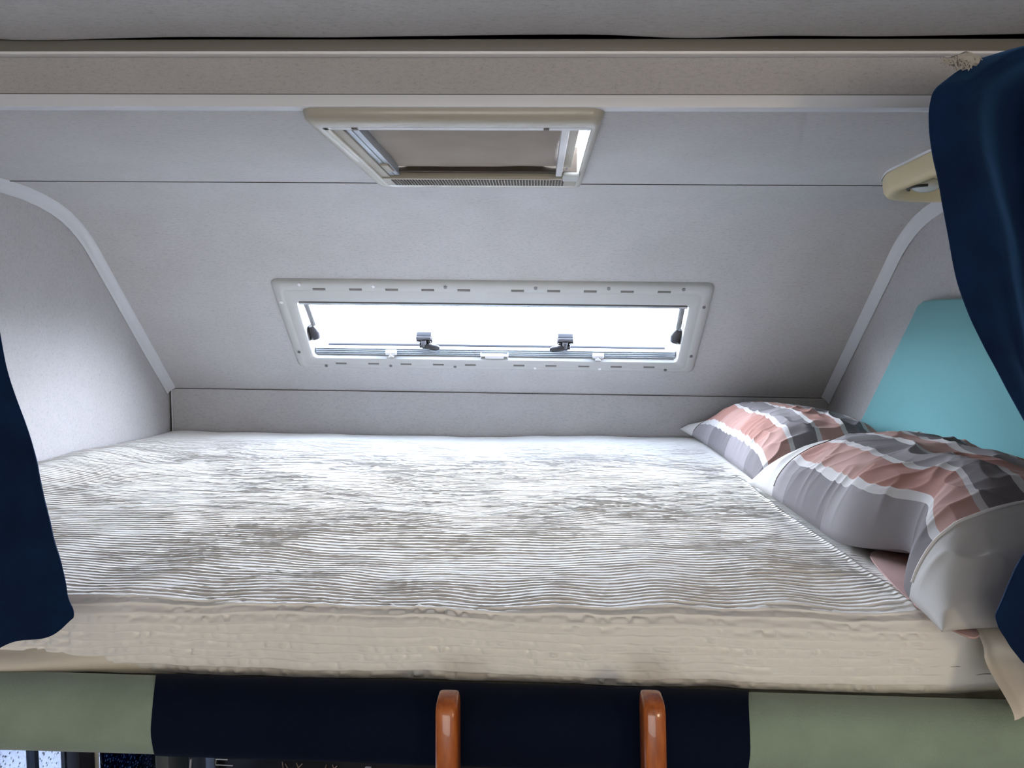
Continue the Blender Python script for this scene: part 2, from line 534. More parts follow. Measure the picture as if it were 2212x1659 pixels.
# slots and screws
def sbox(px, py, wx, ws, n0, n1, name, mt, parent, bev=0.0):
    x, s = onslope(px, py, n0 if n0 > 0 else 0)
    return MB().box(x-wx/2, x+wx/2, s-ws/2, s+ws/2, n0, n1, bev).build(name, mt, parent, SM)
b = MB()
for px in (689, 768, 846, 924, 1002, 1118, 1196, 1275, 1355, 1435):
    x, s = onslope(px, 622.5+(px-1002)*.0085+5, .014)
    b.box(x-.0175, x+.0175, s-.0034, s+.0034, .0125, .0146, .0005)
for px in (737, 807, 877, 947, 1016, 1121, 1190, 1261, 1331, 1402):
    x, s = onslope(px, 785+(px-737)*.0125, .014)
    b.box(x-.0165, x+.0165, s-.0032, s+.0032, .0125, .0146, .0005)
b.build('slot', M['slot'], win, SM)
for px, py in ((962, 621), (1157, 623), (1315, 624), (1477, 626), (1521, 664), (1493, 770), (1437, 799), (983, 792), (844, 790), (705, 790), (646, 760)):
    x, s = onslope(px, py, .014)
    b = MB().cyl((x, s, .0135), (0, 0, 1), .0048, .004, 16)
    o = b.build('screw', M['screw'], win, SM)
    MB().box(x-.003, x+.003, s-.0006, s+.0006, .0154, .0157).build('screw_slot', M['black'], o, SM).parent = o
    o2 = o.children[0]; o2.matrix_parent_inverse = Matrix.Identity(4)
for px, py in ((646, 615), (806, 619), (608, 653), (1156, 795), (1295, 797)):
    x, s = onslope(px, py, .014)
    MB().cyl((x, s, .0135), (0, 0, 1), .0050, .004, 16, bev=.0008).build('screw_cap', M['white'], win, SM)
# outer casement: acrylic pane with a thick rounded white rim
PN = -.034
MB().prism([(p[0], p[1]) for p in rrect(-.545, .558, .155, .394, .02, 0)], PN-.003, PN).build('pane', M['pane'], win, SM)
xa, sa = onslope(700, 744, PN); xb, sb = onslope(1455, 750, PN)
ssl = (sa+sb)/2
MB().box(-.50, .52, ssl-.0050, ssl+.0050, PN, PN+.008, .001).build('rubber_seal', M['black'], win, SM)
# lower inner lip, pale
b = MB()
lip = []
for x in np.linspace(-.536, .550, 60):
    e_ = max(0, 1-min(x+.536, .550-x)/.035)
    top = ssl-.003+.016*e_*e_
    lip.append([(x, top, PN+.001), (x, top-.003, PN+.006), (x, ssl-.018, PN+.010), (x, .168, PN+.014)])
b.loft(lip, close=False)
b.build('pane_lip', M['white'], win, SM)
# blind cassette rails at the bottom and top of the opening
b = MB()
for k, (s0, s1, n0) in enumerate(((.1795, .1830, -.010), (.1745, .1785, -.007), (.1695, .1735, -.004), (.1645, .1685, -.002))):
    b.box(-.535, .548, s0, s1, -.02, n0, .0008)
b.box(-.535, .548, .164, .182, -.024, -.012)
b.build('blind_rail', M['alu'], win, SM)
b = MB().box(-.537, .550, .3700, .3785, -.016, .006, .0015)
b.build('top_rail', M['alu'], win, SM)
MB().box(-.537, .550, .3790, .3805, -.02, .0075).build('rail_shadow_gap', M['seam'], win, SM)
for px, py, sg in ((797, 642, 1), (1329, 648, -1)):
    x, s = onslope(px, py, .006)
    b = MB().box(x-.0035, x+.0035, s-.012, s+.006, .003, .010, .001)
    b.box(min(x, x+sg*.012), max(x, x+sg*.012), s-.014, s-.009, .003, .009, .001)
    b.build('blind_hook', M['cream'], win, SM)
for px, py in ((845, 762), (1292, 769)):
    x, s = onslope(px, py, 0)
    b = MB().box(x-.017, x+.017, s-.006, s+.006, -.008, .006, .002)
    b.prism([(x-.009, s-.010), (x+.009, s-.010), (x, s+.002)], 0, .011, .001)
    b.build('blind_catch', M['white'], win, SM)
x, s = onslope(1068, 770, .004)
b = MB().box(x-.028, x+.028, s-.007, s+.006, -.004, .008, .002)
b.box(x-.042, x-.039, s-.008, s+.009, -.004, .008, .0008); b.box(x+.039, x+.042, s-.008, s+.009, -.004, .008, .0008)
b.box(x-.042, x+.042, s-.002, s+.002, -.004, .004, .0008)
b.build('blind_pull', M['white'], win, SM)
# latches
for px, py, sg in ((917, 738, 1), (1221, 742, -1)):
    x, s = onslope(px, py, -.012)
    b = MB().box(x-.0240, x+.0240, s-.004, s+.026, -.030, -.008, .004, 3)
    latch = b.build('latch', M['black'], win, SM)
    MB().box(x-.0225, x+.0225, s+.014, s+.0255, -.009, -.0035, .0022, 3).build('latch_cap', M['darkgrey'], win, SM)
    MB().cyl((x-.001, s+.002, -.004), (0, 1, 0), .0078, .024, 16, bev=.0015).build('latch_pivot', M['darkgrey'], win, SM)
    for q in (-.0160, .0160):
        MB().cyl((x+q, s+.003, -.0065), (0, 0, 1), .0046, .003, 12).build('latch_screw', M['chrome'], win, SM)
    b = MB().box(x-.015, x+.015, s-.015, s-.002, -.012, .000, .002)
    b.box(x-.0075, x+.0075, s-.021, s-.010, -.016, -.002, .0015)
    pts = [(x+sg*q, s-.0075-yy, -.001+zz) for q, yy, zz in ((.004, 0, 0), (.014, .0005, .002), (.026, .0015, .004), (.038, .002, .005), (.046, .002, .0048))]
    b.tube(pts, [.0090, .0084, .0090, .0088, .0044], 12)
    b.build('latch_handle', M['black'], win, SM)
# side stays
for (p0, p1, q, sg) in (((659, 648), (677, 700), (676, 716), 1), ((1475, 657), (1466, 708), (1463, 724), -1)):
    a0 = onslope(*p0, -.012); a1 = onslope(*p1, -.012); a2 = onslope(*q, -.012)
    b = MB().box(a0[0]-.008, a0[0]+.008, a0[1]-.005, a0[1]+.003, -.02, -.006, .002)
    b.build('stay_bracket', M['black'], win, SM)
    MB().tube([(a0[0], a0[1], -.012), (a1[0]+sg*.001, a1[1], -.012)], .0085, 10).build('stay_rod', M['screw'], win, SM)
    b = MB()
    bx, bs = a2
    b.tube([(bx-sg*.001, bs+.024, -.012), (bx+sg*.002, bs+.014, -.011), (bx+sg*.004, bs, -.010), (bx+sg*.003, bs-.014, -.010), (bx-sg*.004, bs-.020, -.011), (bx-sg*.016, bs-.020, -.012)], [.009, .0150, .0165, .0165, .013, .011], 14)
    b.build('stay_body', M['black'], win, SM)
    b = MB(); b.tube([(bx+sg*.012, bs+.016, -.014), (bx+sg*.0165, bs+.004, -.014), (bx+sg*.0155, bs-.012, -.014)], [.003, .005, .003], 10)
    b.build('stay_knob', M['cream'], win, SM)

# ------------------------------------------------------------------ roof hatch
h = empty('roof_hatch', (0, -.97, .66))
tag(h, 'cream framed roof hatch with taupe pull blind and slotted vent above the bed', 'roof hatch')
b = MB()
b.loft([rrect(-.206, .224, -1.2335, -.715, .020, .6601), rrect(-.205, .223, -1.2335, -.716, .020, .6560), rrect(-.203, .220, -1.232, -.722, .019, .6480),
        rrect(-.197, .215, -1.2265, -.736, .016, .6425), rrect(-.190, .211, -1.2190, -.750, .012, .6405), rrect(-.186, .208, -1.204, -.757, .008, .6405),
        rrect(-.183, .2065, -1.198, -.765, .004, .6425), rrect(-.183, .2065, -1.196, -.790, .004, .6425)][:7])
b.build('frame', M['hatch'], h, angle=50)
# inner bar with the vent slots at the far end
b = MB()
b.box(-.183, .2065, -.828, -.757, .6420, .655, .0015)
b.box(-.183, -.160, -1.198, -.800, .6450, .662, .001)
b.build('inner_frame', M['beige'], h)
b = MB().box(-.1835, -.1755, -1.198, -.762, .6415, .650, .0008)
b.build('frame_edge', M['cream'], h)
b = MB()
n = 58
for k in range(n):
    x = -.158+k*(.3385/(n-1))
    b.box(x-.0019, x+.0019, -.820, -.768, .6410, .6440)
b.build('vent_slots', M['brownslot'], h)
# front lip with two dark clips
b = MB().box(-.186, .2075, -1.200, -1.186, .6415, .668, .0015)
b.build('front_lip', M['trim_bright'], h)
for px in (757, 1181):
    p = at(px, 268, 2, .641)
    MB().box(p[0]-.004, p[0]+.004, -1.201, -1.192, .6395, .645, .0005).build('clip', M['slot'], h)
# left aluminium track with a groove and a catch
b = MB().box(-.160, -.1505, -1.186, -.830, .648, .664, .001)
b.box(-.1495, -.1395, -1.186, -.830, .648, .664, .001)
tr = b.build('blind_track', M['alu'], h)
b = MB().box(-.157, -.142, -.935, -.880, .6440, .650, .002)
b.build('catch', M['beige'], h)
b = MB().box(.1655, .1775, -1.186, -.830, .647, .664, .0015)
b.build('blind_track', M['white'], h)
b = MB().box(.1775, .1935, -1.186, -.870, .656, .6675, .001)
b.build('blind_cassette', M['beige'], h)
# blind fabric
nx, ny = 80, 90
U, V = np.meshgrid(np.linspace(0, 1, nx), np.linspace(0, 1, ny), indexing='ij')
X = -.150+U*.3165
Yc = -1.187+V*(.352-.016*(2*U-1)**2)
Z = .6625 + .0030*np.sin(V*3.1) + .0012*noise2(U*5, V*4, 8) + .0006*np.sin(V*2*np.pi*4+U*1.5)*np.exp(-V*3)
P = np.stack([X, Yc, Z], -1)
o = link('blind_fabric', grid_mesh('blind_fabric', P, M['blind']), M['blind']); par(o, h)
b = MB().box(-.182, .206, -.846, -.805, .6535, .70); b.build('blind_end_bar', M['brownslot'], h)  # end bar extended in dark brown to shut the light leak at the far gap
# latch paddle at the right
b = MB(); b.box(.178, .2095, -.905, -.852, .6330, .6410, .003, 3)
b.build('latch_paddle', mat('grey_green_plastic', (.36, .37, .35), .4), h)
MB().cyl((.1835, -.912, .645), (0, 1, .2), .0022, .03, 10).build('latch_pin', M['darkgrey'], h)
# upstand and dome outside
b = MB()
b.loft([rrect(-.183, .2095, -1.198, -.800, .004, .66), rrect(-.19, .216, -1.21, -.79, .01, .70)])
b.build('upstand', M['white'], h)
b = MB()
b.loft([rrect(-.21, .235, -1.225, -.775, .03, .70), rrect(-.20, .225, -1.215, -.785, .04, .735), rrect(-.15, .175, -1.165, -.835, .06, .752)], caps=(False, True))
b.build('dome', M['dome'], h)

# ------------------------------------------------------------------ reading lamp near the right wall
lp = empty('reading_lamp', (.98, -.86, .66))
tag(lp, 'cream wedge reading lamp with clear bulb under the roof beside the right curtain', 'lamp')
def smoothpoly(pts, it=3):
    for _ in range(it):
        q = []
        for i in range(len(pts)):
            a = np.array(pts[i]); c = np.array(pts[(i+1) % len(pts)])
            q += [tuple(.75*a+.25*c), tuple(.25*a+.75*c)]
        pts = q
    return pts
A = at(1945, 358, 2, .658); B = at(2015, 322, 2, .658)
dA = (B-A)
plan = [(A[0]-.004, A[1]), (A[0]+dA[0]*1.6, A[1]+dA[1]*1.6), (1.045, A[1]+dA[1]*1.6), (1.045, -.70), (A[0]+.045, -.715), (A[0]-.002, A[1]+.055)]
pl = smoothpoly(plan, 3)
cxy = np.mean(np.array(pl), 0)
def ringp(sc, z, dx=0, dy=0): return [(min(1.046, cxy[0]+(p[0]-cxy[0])*sc+dx), cxy[1]+(p[1]-cxy[1])*sc+dy, z) for p in pl]
b = MB(); b.loft([ringp(1.0, .6598), ringp(1.0, .655)]); b.build('base', M['white'], lp)
b = MB(); b.loft([ringp(.985, .6555), ringp(.975, .642), ringp(.95, .628), ringp(.90, .620), ringp(.84, .618), ringp(.74, .619), ringp(.66, .628), ringp(.60, .640), ringp(.55, .643)], caps=(True, True))
b.build('housing', M['lampcream'], lp, angle=60)
b = MB(); b.ball((cxy[0]-.030, cxy[1]+.012, .626), .026, (1, 1, .5)); b.build('bulb', mat('bulb_glass', (.55, .6, .6), .08, spec=.8), lp)
b = MB()
b.tube([(cxy[0]-.030-.030*math.cos(a), cxy[1]+.012+.030*math.sin(a), .621) for a in np.linspace(-1.2, .9, 12)], .0025, 8)
b.build('bulb_clip', M['black'], lp)

# ------------------------------------------------------------------ turquoise head panel on the right wall
def wallpts(lst): return [at(px, py, 0, 1.03)[1:] for px, py in lst]
W = wallpts([(1990, 648), (2110, 645)])
y_top0 = W[0][0]; z_t = W[0][1]
yb, zb = at(1868, 882, 0, 1.03)[1:]
poly = [(yb+.09, zb-.125), (y_top0+.03, z_t-.035), (y_top0+.012, z_t-.012), (y_top0-.012, z_t-.002), (y_top0-.05, z_t), (-1.16, z_t-.005), (-1.19, z_t-.03), (-1.19, zb-.125)]
b = MB(); bm = b.bm
rings = []
for off, xx in ((1.0, 1.0495), (1.0, 1.034), (.985, 1.027), (.955, 1.0235)):
    c = np.mean(np.array(poly), 0)
    rings.append([(xx, c[0]+(y-c[0])*off, c[1]+(z-c[1])*off) for y, z in poly])
b.loft(rings, caps=(False, True))
hp = b.build('head_panel', M['turq'], angle=70)
tag(hp, 'turquoise padded headboard panel on the right wall behind the pillows', 'headboard')
k = at(2138, 700, 0, 1.0235)
b = MB().cyl((1.022, k[1], k[2]), (1, 0, 0), .004, .004, 10); par(b.build('button', M['darkgrey']), hp)

# ------------------------------------------------------------------ bed
bb = MB().box(-1.045, 1.045, -1.395, -.002, -.175, -.118, .004)
tag(bb.build('bed_platform', M['rail']), 'board base of the bed under the mattress and padded rail', 'bed base')
mt = MB().box(-1.044, 1.044, -1.376, -.003, -.117, -.016, .02, 4)
tag(mt.build('mattress', M['mattress']), 'mattress hidden under the white tucked bedspread', 'mattress')

# bedspread: sewn tucks running across the bed
per = .0112
L_TOP = 1.365; RAD = .024; L_ARC = RAD*math.pi/2; L_DROP = .070
L_ALL = L_TOP+L_ARC+L_DROP
ph = np.array([0, .18, .36, .54, .68, .78, .86, .90, .94])
nr = int(L_ALL/per)
T = (np.arange(nr)[:, None]+ph[None, :]).reshape(-1)*per
RID = np.repeat(np.arange(nr), len(ph)); PHS = np.tile(ph, nr)
xc = np.linspace(-1.044, .715, 700)
TT, XX = np.meshgrid(T, xc, indexing='ij')
PH = np.repeat(PHS[:, None], len(xc), 1); RR = np.repeat(RID[:, None], len(xc), 1).astype(float)
wob = .0060*noise2(XX*5.5+3, TT*6, 11)+.0024*noise2(XX*17, TT*14, 12)+.0011*noise2(XX*55, RR*.9, 13)
edge_t = np.minimum(sstep(0, .03, TT), sstep(L_ALL, L_ALL-.03, TT))
te = np.clip(TT+wob*edge_t, 0, L_ALL)
# ridge strength map
stg = sstep(.10, .20, TT+.05*noise2(XX*3, TT*2, 14))*sstep(.645, .60, XX)
stg = stg*(.72+.38*noise2(XX*22, RR*1.7, 15)+.2*noise2(XX*90, RR*3.1, 16))
loc = .75+.35*noise2(XX*7, TT*9, 17)
stg = stg*np.clip(loc, .35, 1.2)
tuck = np.exp(-((PH-.80)/.075)**2)
puff = np.sin(np.clip(PH/.70, 0, 1)*np.pi)
crk = noise2(XX*150, RR*2.3, 18)
crk2 = noise2(XX*60, RR*5.3, 28)
ontop = sstep(L_TOP+L_ARC, L_TOP-.02, TT)
saw = np.where(PH < .88, (PH/.88)**1.5, 1-sstep(.88, 1.0, PH))
hgt = stg*(saw*((.0026+.0008*noise2(XX*11, RR*.7, 51))*ontop+.0048*(1-ontop))+puff*(.0006*(1-ontop)+(.0060-.0056*ontop)*crk+.0006*(1-.5*ontop)*crk2))
# serrated tuck crests
hgt += stg*sstep(.55, .85, PH)*sstep(1.0, .9, PH)*.0008*noise2(XX*170, RR*1.3, 19)*ontop
# base relief of the mattress and soft folds in the cloth
big = .006*fbm(XX*3.2, TT*4.2, 21, 2)
midf = .0048*(1-np.abs(noise2(XX*8+TT*3, TT*7-XX*2, 23)))*sstep(.25, .7, TT)*sstep(-.75, -.1, XX)
fr = (.0095*noise2(XX*4.6, TT*3, 24)+.0042*noise2(XX*13, TT*6, 54))*sstep(.95, 1.30, TT)
puffL = .030*np.exp(-((XX+1.05)/.16)**2)*sstep(.12, .5, TT)
puffL -= .012*np.exp(-((XX+1.05)/.05)**2)*sstep(.12, .5, TT)
back = .004*noise2(XX*9, TT*0, 25)*np.exp(-TT/.08)+.004*np.exp(-((XX+.9)/.18)**2)*np.exp(-TT/.2)
under = -.008*sstep(.64, .70, XX)
base = (big+midf+fr)*ontop+puffL*ontop+back+under*ontop
cord = .0028*np.exp(-((XX-.612-.006*noise2(TT*6, TT*0, 26))/.0040)**2)*sstep(.5, .7, TT)*ontop
dropf = .0035*noise2(XX*6, TT*12, 27)*(1-ontop)+.002*noise2(XX*20, TT*10, 29)*(1-ontop)
H = base+hgt+cord+dropf
ang = np.clip((te-L_TOP)/RAD, 0, math.pi/2)
d3 = np.clip(te-L_TOP-L_ARC, 0, None)
Yb = -.008-np.minimum(te, L_TOP)-RAD*np.sin(ang)
Zb = -RAD*(1-np.cos(ang))-d3
Ny = -np.sin(ang); Nz = np.cos(ang)
hem = sstep(L_ALL-.02, L_ALL, TT)
# rounded right hand front corner + hem tucked in behind the padded rail
Yb = Yb+.012*sstep(.64, .715, XX)*(1-ontop)
P = np.stack([XX, Yb+Ny*H+.006*hem, Zb+Nz*H], -1)
P[..., 2] = np.where(ontop > .5, np.maximum(P[..., 2], -.0145), P[..., 2])
bs = link('bedspread', grid_mesh('bedspread', P, M['spread'], flip=True), M['spread'])
tag(bs, 'white tucked cotton bedspread covering the alcove bed and hanging over its front edge', 'bedspread')

# sheet: shows at the front right corner, hanging
nx, nt = 90, 90
U, V = np.meshgrid(np.linspace(0, 1, nx), np.linspace(0, 1, nt), indexing='ij')
Ls = .05+.0346+.050
tq = V*Ls
ang = np.clip((tq-.05)/.022, 0, math.pi/2); dr = np.clip(tq-.05-.022*math.pi/2, 0, None)
X = .662+.10*U
Yy = -1.352-np.minimum(tq, .05)-.022*np.sin(ang)-.062*sstep(0, .05, dr)
Zz = .0045-.022*(1-np.cos(ang))-dr*.95
fold = .006*np.sin(U*16+V*2)*sstep(.05, .1, tq)+.003*noise2(U*9, V*5, 31)
P = np.stack([X, Yy-fold, Zz+.008*U*0], -1)
o = link('bed_sheet', grid_mesh('bed_sheet', P, M['sheet'], flip=True), M['sheet'])
tag(o, 'cream sheet flap hanging from the front right corner of the bed', 'sheet')
# loose cream hem of the spread over the left green pad
nx, nt = 120, 26
U, V = np.meshgrid(np.linspace(0, 1, nx), np.linspace(0, 1, nt), indexing='ij')
X = -1.0+.68*U
bul = sstep(1.0, .55, U)
Yy = -1.394-.034*np.sin(V*math.pi*.62)*bul
Zz = -.054-.022*V-.012*U+.006*np.sin(V*math.pi)*bul+.002*noise2(U*12, V*3, 33)
P = np.stack([X, Yy, Zz], -1)
o = link('valance_sheet', grid_mesh('valance_sheet', P, M['sheet'], flip=True), M['sheet'])
tag(o, 'cream sheet roll tucked between the bedspread and the left green rail pad', 'sheet')

# ------------------------------------------------------------------ padded rail along the bed edge
rail = empty('padded_bed_rail', (0, -1.44, -.12))
tag(rail, 'padded bed edge rail, green at both ends and navy in the middle', 'bed rail')
CS = [(-1.404, -.168), (-1.404, -.090), (-1.412, -.0815), (-1.428, -.0770), (-1.445, -.0785), (-1.459, -.0860), (-1.4675, -.0985), (-1.471, -.113), (-1.4705, -.130), (-1.466, -.146), (-1.457, -.158), (-1.442, -.166), (-1.425, -.168)]
_c = []
for _i in range(len(CS)):
    _a = CS[_i]; _b = CS[(_i+1) % len(CS)]
    _c += [_a] if _i in (0, len(CS)-1) else [tuple(.75*np.array(_a)+.25*np.array(_b)), tuple(.25*np.array(_a)+.75*np.array(_b))]
CS = _c
def pad(name, x0, x1, sc, mt_, e0, e1, parent):
    cy, cz = -1.436, -.123
    rings = []
    N_ = 160
    for i in range(N_+1):
        t = i/N_; x = x0+(x1-x0)*t
        ring = []
        for y, z in CS:
            yy = cy+(y-cy)*sc; zz = cz+(z-cz)*sc
            if y < -1.405:
                yy += .0010*float(noise2(np.array(x*9), np.array(z*30), 41))
            ring.append((x, max(yy, -2) if y < -1.405 else -1.4035, zz))
        rings.append(ring)
    # round the ends
    def endround(rings, e):
        x = rings[0][0][0]
        return rings
    # curved seam: ends bow outwards around the middle height
    out = []
    for i, r in enumerate(rings):
        t = i/N_
        q = []
        for (x, y, z) in r:
            f = 1-((z-cz)/(.047*sc))**2
            lean = max(0, y+1.471)
            x2 = x-(.004*f+.48*lean)*e0*max(0, 1-t*12)+(.004*f+.30*lean)*e1*max(0, 1-(1-t)*12)
            q.append((x2, y, z))
        out.append(q)
    b = MB(); b.loft(out, caps=(True, True))
    return b.build(name, mt_, parent, angle=60)
NX0 = at(333, 1560, 1, -1.472)[0]; NX1 = at(1614, 1600, 1, -1.472)[0]
gl = pad('green_pad', -1.0, NX0+.01, 1.0, M['green'], 0, 0, rail); gl['label'] = 'left green end of the rail'
gr = pad('green_pad', NX1-.01, 1.02, 1.0, M['green'], 0, 0, rail); gr['label'] = 'right green end of the rail'
nv = pad('navy_pad', NX0, NX1, 1.045, M['navy'], 1, 1, rail); nv['label'] = 'navy middle of the rail'

# ------------------------------------------------------------------ ladder
lad = empty('bunk_ladder', (.15, -1.5, -1.6))
tag(lad, 'varnished orange wooden ladder standing against the navy part of the rail', 'ladder')
def side_rail(px_top, px_bot):
    t = at(px_top, 1489, 1, -1.487); q = at(px_bot, 1655, 1, -1.505)
    top = Vector((t[0], -1.492, t[2]-.002)); 
    x_slope = (q[0]-t[0])/(q[2]-t[2])
    rings = []
    for dz, sc in ((-.0005, .18), (-.0015, .50), (-.0042, .78), (-.009, .94), (-.016, 1.0), (-.06, 1), (-.2, 1), (-.6, 1), (-1.54, 1)):
        zc = top.z+dz
        cx = top.x+x_slope*dz; cy = top.y+.16*dz*1.0 if dz < -.016 else top.y+.16*dz
        ww = .0128*(.55+.45*sc); dd = .021*sc
        ring = []
        for k in range(20):
            a = 2*math.pi*k/20
            ca, sa_ = math.cos(a), math.sin(a)
            sgn = lambda v: (abs(v)**.42)*(1 if v >= 0 else -1)
            ring.append((cx+ww*sgn(ca), cy+dd*sgn(sa_), zc))
        rings.append(ring)
    b = MB(); b.loft(rings, caps=(True, True))
    return b.build('side_rail', M['wood'], lad, angle=50)
side_rail(969, 968); side_rail(1407, 1412)
for z in (-.36, -.62, -.88, -1.14, -1.40):
    yy = -1.492+.16*(z+.05)
    MB().box(.048, .270, yy-.020, yy+.020, z-.010, z+.010, .004).build('rung', M['wood'], lad)

# ------------------------------------------------------------------ pillows
def pillow(name, pinch, earf, x0, x1, y_far, y_near, Hh, zb, phase, bands, ear, seed, zfun, lift_far=0, fold_amp=1.0, uvrow=.074, vlen=.36):
    nu, nv_ = 260, 380
    U, V = np.meshgrid(np.linspace(0, 1, nu), np.linspace(0, 1, nv_), indexing='ij')
    a = 2*U-1; c = 2*V-1
    Pu = np.clip(1-np.abs(a)**2.6, 0, 1)**.62
    Pv = np.clip(1-np.abs(c)**5.0, 0, 1)**.60
    # pinched sides: narrower in the middle of each edge, ears at the corners
    pin_u = .018*(1-c**4)
    pin_v = .020*(1-a**4)
    X = (x0+x1)/2+a*((x1-x0)/2-pin_u)
    Y = (y_far+y_near)/2+c*((y_near-y_far)/2+pin_v)
    pz = np.exp(-((V-.71)/.085)**2)*(1-U)**3
    X = X+pinch*pz
    er = np.exp(-(U/.10)**2-(V/.09)**2)
    X = X-earf*er
    hgt_ = Hh*Pu*Pv
    edge = 1-Pu*Pv
    # creases
    q1 = (1-np.abs(noise2(U*3.0+V*9.0+.8*noise2(U*3, V*3, seed+3), V*3.2-U*7.0, seed)))**3
    q2 = (1-np.abs(noise2(U*7.0-V*14, V*4+U*3, seed+1)))**4
    q3 = (1-np.abs(noise2(U*2.2+1.2*noise2(U*4, V*5, seed+7), V*26, seed+2)))**2
    wr = fold_amp*(.0100*q1+.0055*q2)*(.45+.55*noise2(U*3, V*3, seed+4))*(Pu*Pv)**.5
    wr = wr+.0045*q3*(edge*(1-edge)*4)*fold_amp
    wr = wr+.004*fbm(U*6, V*9, seed+5, 2)*(Pu*Pv)**.5
    zt = zb+hgt_*(.80)+wr
    zbm = zb-hgt_*.02-.004*0
    lz = zfun(X, Y)+.022*(pinch > 0)*pz+.020*(earf > 0)*er
    top = np.stack([X, Y, zt+lz], -1)
    bot = np.stack([X, Y, zbm+lz-.0015*(1-edge)], -1)
    uvt = np.stack([X*0+(U*(x1-x0)*1.12), V*abs(y_near-y_far)], -1)
    m = check_fabric(name+'_cotton', uvrow, vlen, phase, bands)
    # join top + bottom
    nvt = nu*nv_
    me = bpy.data.meshes.new(name)
    idx = np.arange(nvt).reshape(nu, nv_)
    idb = idx+nvt
    border = np.zeros((nu, nv_), bool); border[0] = border[-1] = True; border[:, 0] = border[:, -1] = True
    idb = np.where(border, idx, idb)
    def quads(I, fl):
        A_, B_, C_, D_ = I[:-1, :-1], I[:-1, 1:], I[1:, 1:], I[1:, :-1]
        return np.stack([A_, D_, C_, B_] if fl else [A_, B_, C_, D_], -1).reshape(-1, 4)
    q = np.concatenate([quads(idx, True), quads(idb, False)])
    me.vertices.add(nvt*2)
    me.vertices.foreach_set('co', np.concatenate([top.reshape(-1, 3), bot.reshape(-1, 3)]).reshape(-1).astype(np.float32))
    me.loops.add(len(q)*4); me.polygons.add(len(q))
    me.loops.foreach_set('vertex_index', q.reshape(-1).astype(np.int32))
    me.polygons.foreach_set('loop_start', (np.arange(len(q))*4).astype(np.int32))
    me.polygons.foreach_set('use_smooth', np.full(len(q), True))
    uvl = me.uv_layers.new(name='UVMap')
    uvv = np.concatenate([uvt.reshape(-1, 2)]*2)
    uvl.data.foreach_set('uv', uvv[q.reshape(-1)].reshape(-1).astype(np.float32))
    me.update(calc_edges=True); me.validate()
    # drop loose duplicates of border
    bm = bmesh.new(); bm.from_mesh(me)
    bmesh.ops.delete(bm, geom=[v for v in bm.verts if not v.link_faces], context='VERTS')
    bm.to_mesh(me); bm.free()
    o = link('pillow', me, m)
    return o, top, (U, V)

def ridge(name, pts, rad, mt_, parent):
    b = MB(); b.tube(pts, rad, 8)
    o = b.build(name, mt_); par(o, parent) if parent else None
    return o
zf = lambda X, Y: .012*sstep(.70, .60, X)*0+.018*np.exp(-((Y+.02)/.05)**2)*0
p1, top1, _ = pillow('pillow_far', 0, .030, .618, 1.020, -.012, -.708, .165, .012, .052, [(0, .06)], 0, 60, lambda X, Y: 0*X, fold_amp=1.25)
tag(p1, 'pink and grey checked pillow lying farthest back, against the rear wall', 'pillow', 'checked pillows')
p2, top2, _ = pillow('pillow_near', .058, 0, .598, 1.020, -.700, -1.455, .178, .018, .037, [(0, .125), (.655, .9)], 0, 90,
                lambda X, Y: .030*sstep(-.80, -.70, Y)*sstep(.60, .70, X), fold_amp=1.35)
tag(p2, 'pink and grey checked pillow with wide white hems, nearest the right curtain', 'pillow', 'checked pillows')
fl = [(1868, 1186), (1985, 1192), (2058, 1236), (2040, 1262), (2075, 1330), (2125, 1370), (2094, 1382), (1990, 1322), (1900, 1232)]
fpts = [at(px, py, 2, .0145)[:2] for px, py in fl]
bflap = MB().prism(smoothpoly([tuple(q) for q in fpts], 2), .0128, .0148, .0005)
o = bflap.build('pillowcase_flap', fabric('pink_cotton', (.56, .37, .34), 700, .0003, var=.12)); par(o, p2); o['label'] = 'plain pink edge of the pillowcase'
thread = mat('seam_thread', (.16, .12, .11), .8)
def seamline(top, vidx, parent, rad=.0011, mt_=thread, off=.0008, u0=2, u1=-2):
    pts = [tuple(p+np.array([0, 0, off])) for p in top[u0:u1:3, vidx]]
    return ridge('hem_seam', pts, rad, mt_, parent)
vi = lambda o_len, y: int(round(y/o_len*379))
seamline(top2, vi(.755, .125), p2)
seamline(top2, vi(.755, .655), p2, .0022, M['spread'])
seamline(top1, vi(.696, .06), p1)

# ------------------------------------------------------------------ curtains
def curtain(name, rows, nf, amp, seed, side, ypl, label, tie_z):
    """rows: (z, x_inner, x_outer, bulge) top to bottom"""
    R = np.array(rows, float)
    # arc-length resample
    nt, nu = 220, 240
    d = np.concatenate([[0], np.cumsum(np.hypot(np.diff(R[:, 0]), np.diff(R[:, 1])))])
    tt = np.linspace(0, d[-1], nt)
    def cr(col):
        v = np.interp(tt, d, R[:, col])
        k = 7
        ker = np.ones(k)/k
        vp = np.pad(v, k//2, mode='edge')
        return np.convolve(vp, ker, 'valid')
    z, xi, xo, bl = cr(0), cr(1), cr(2), cr(3)
    U, T_ = np.meshgrid(np.linspace(0, 1, nu), np.linspace(0, 1, nt), indexing='ij')
    Zr = np.repeat(z[None], nu, 0)
    X = xi[None]*(1-U)+xo[None]*U
    w_ = np.abs(xo-xi)[None]
    A_ = amp*np.repeat(bl[None], nu, 0)
    phs = 2*np.pi*nf*U + .8*noise2(U*4, T_*3, seed)
    Y = ypl - A_*(.5+.5*np.sin(phs-1.1)) - .006*noise2(U*6, T_*5, seed+1)
    X = X+.004*noise2(U*9, T_*6, seed+2)+np.cos(phs)*A_*.18*sstep(0, .08, U)
    Zr = Zr+.004*noise2(U*12, T_*4, seed+3)
    return X, Y, Zr, U, T_
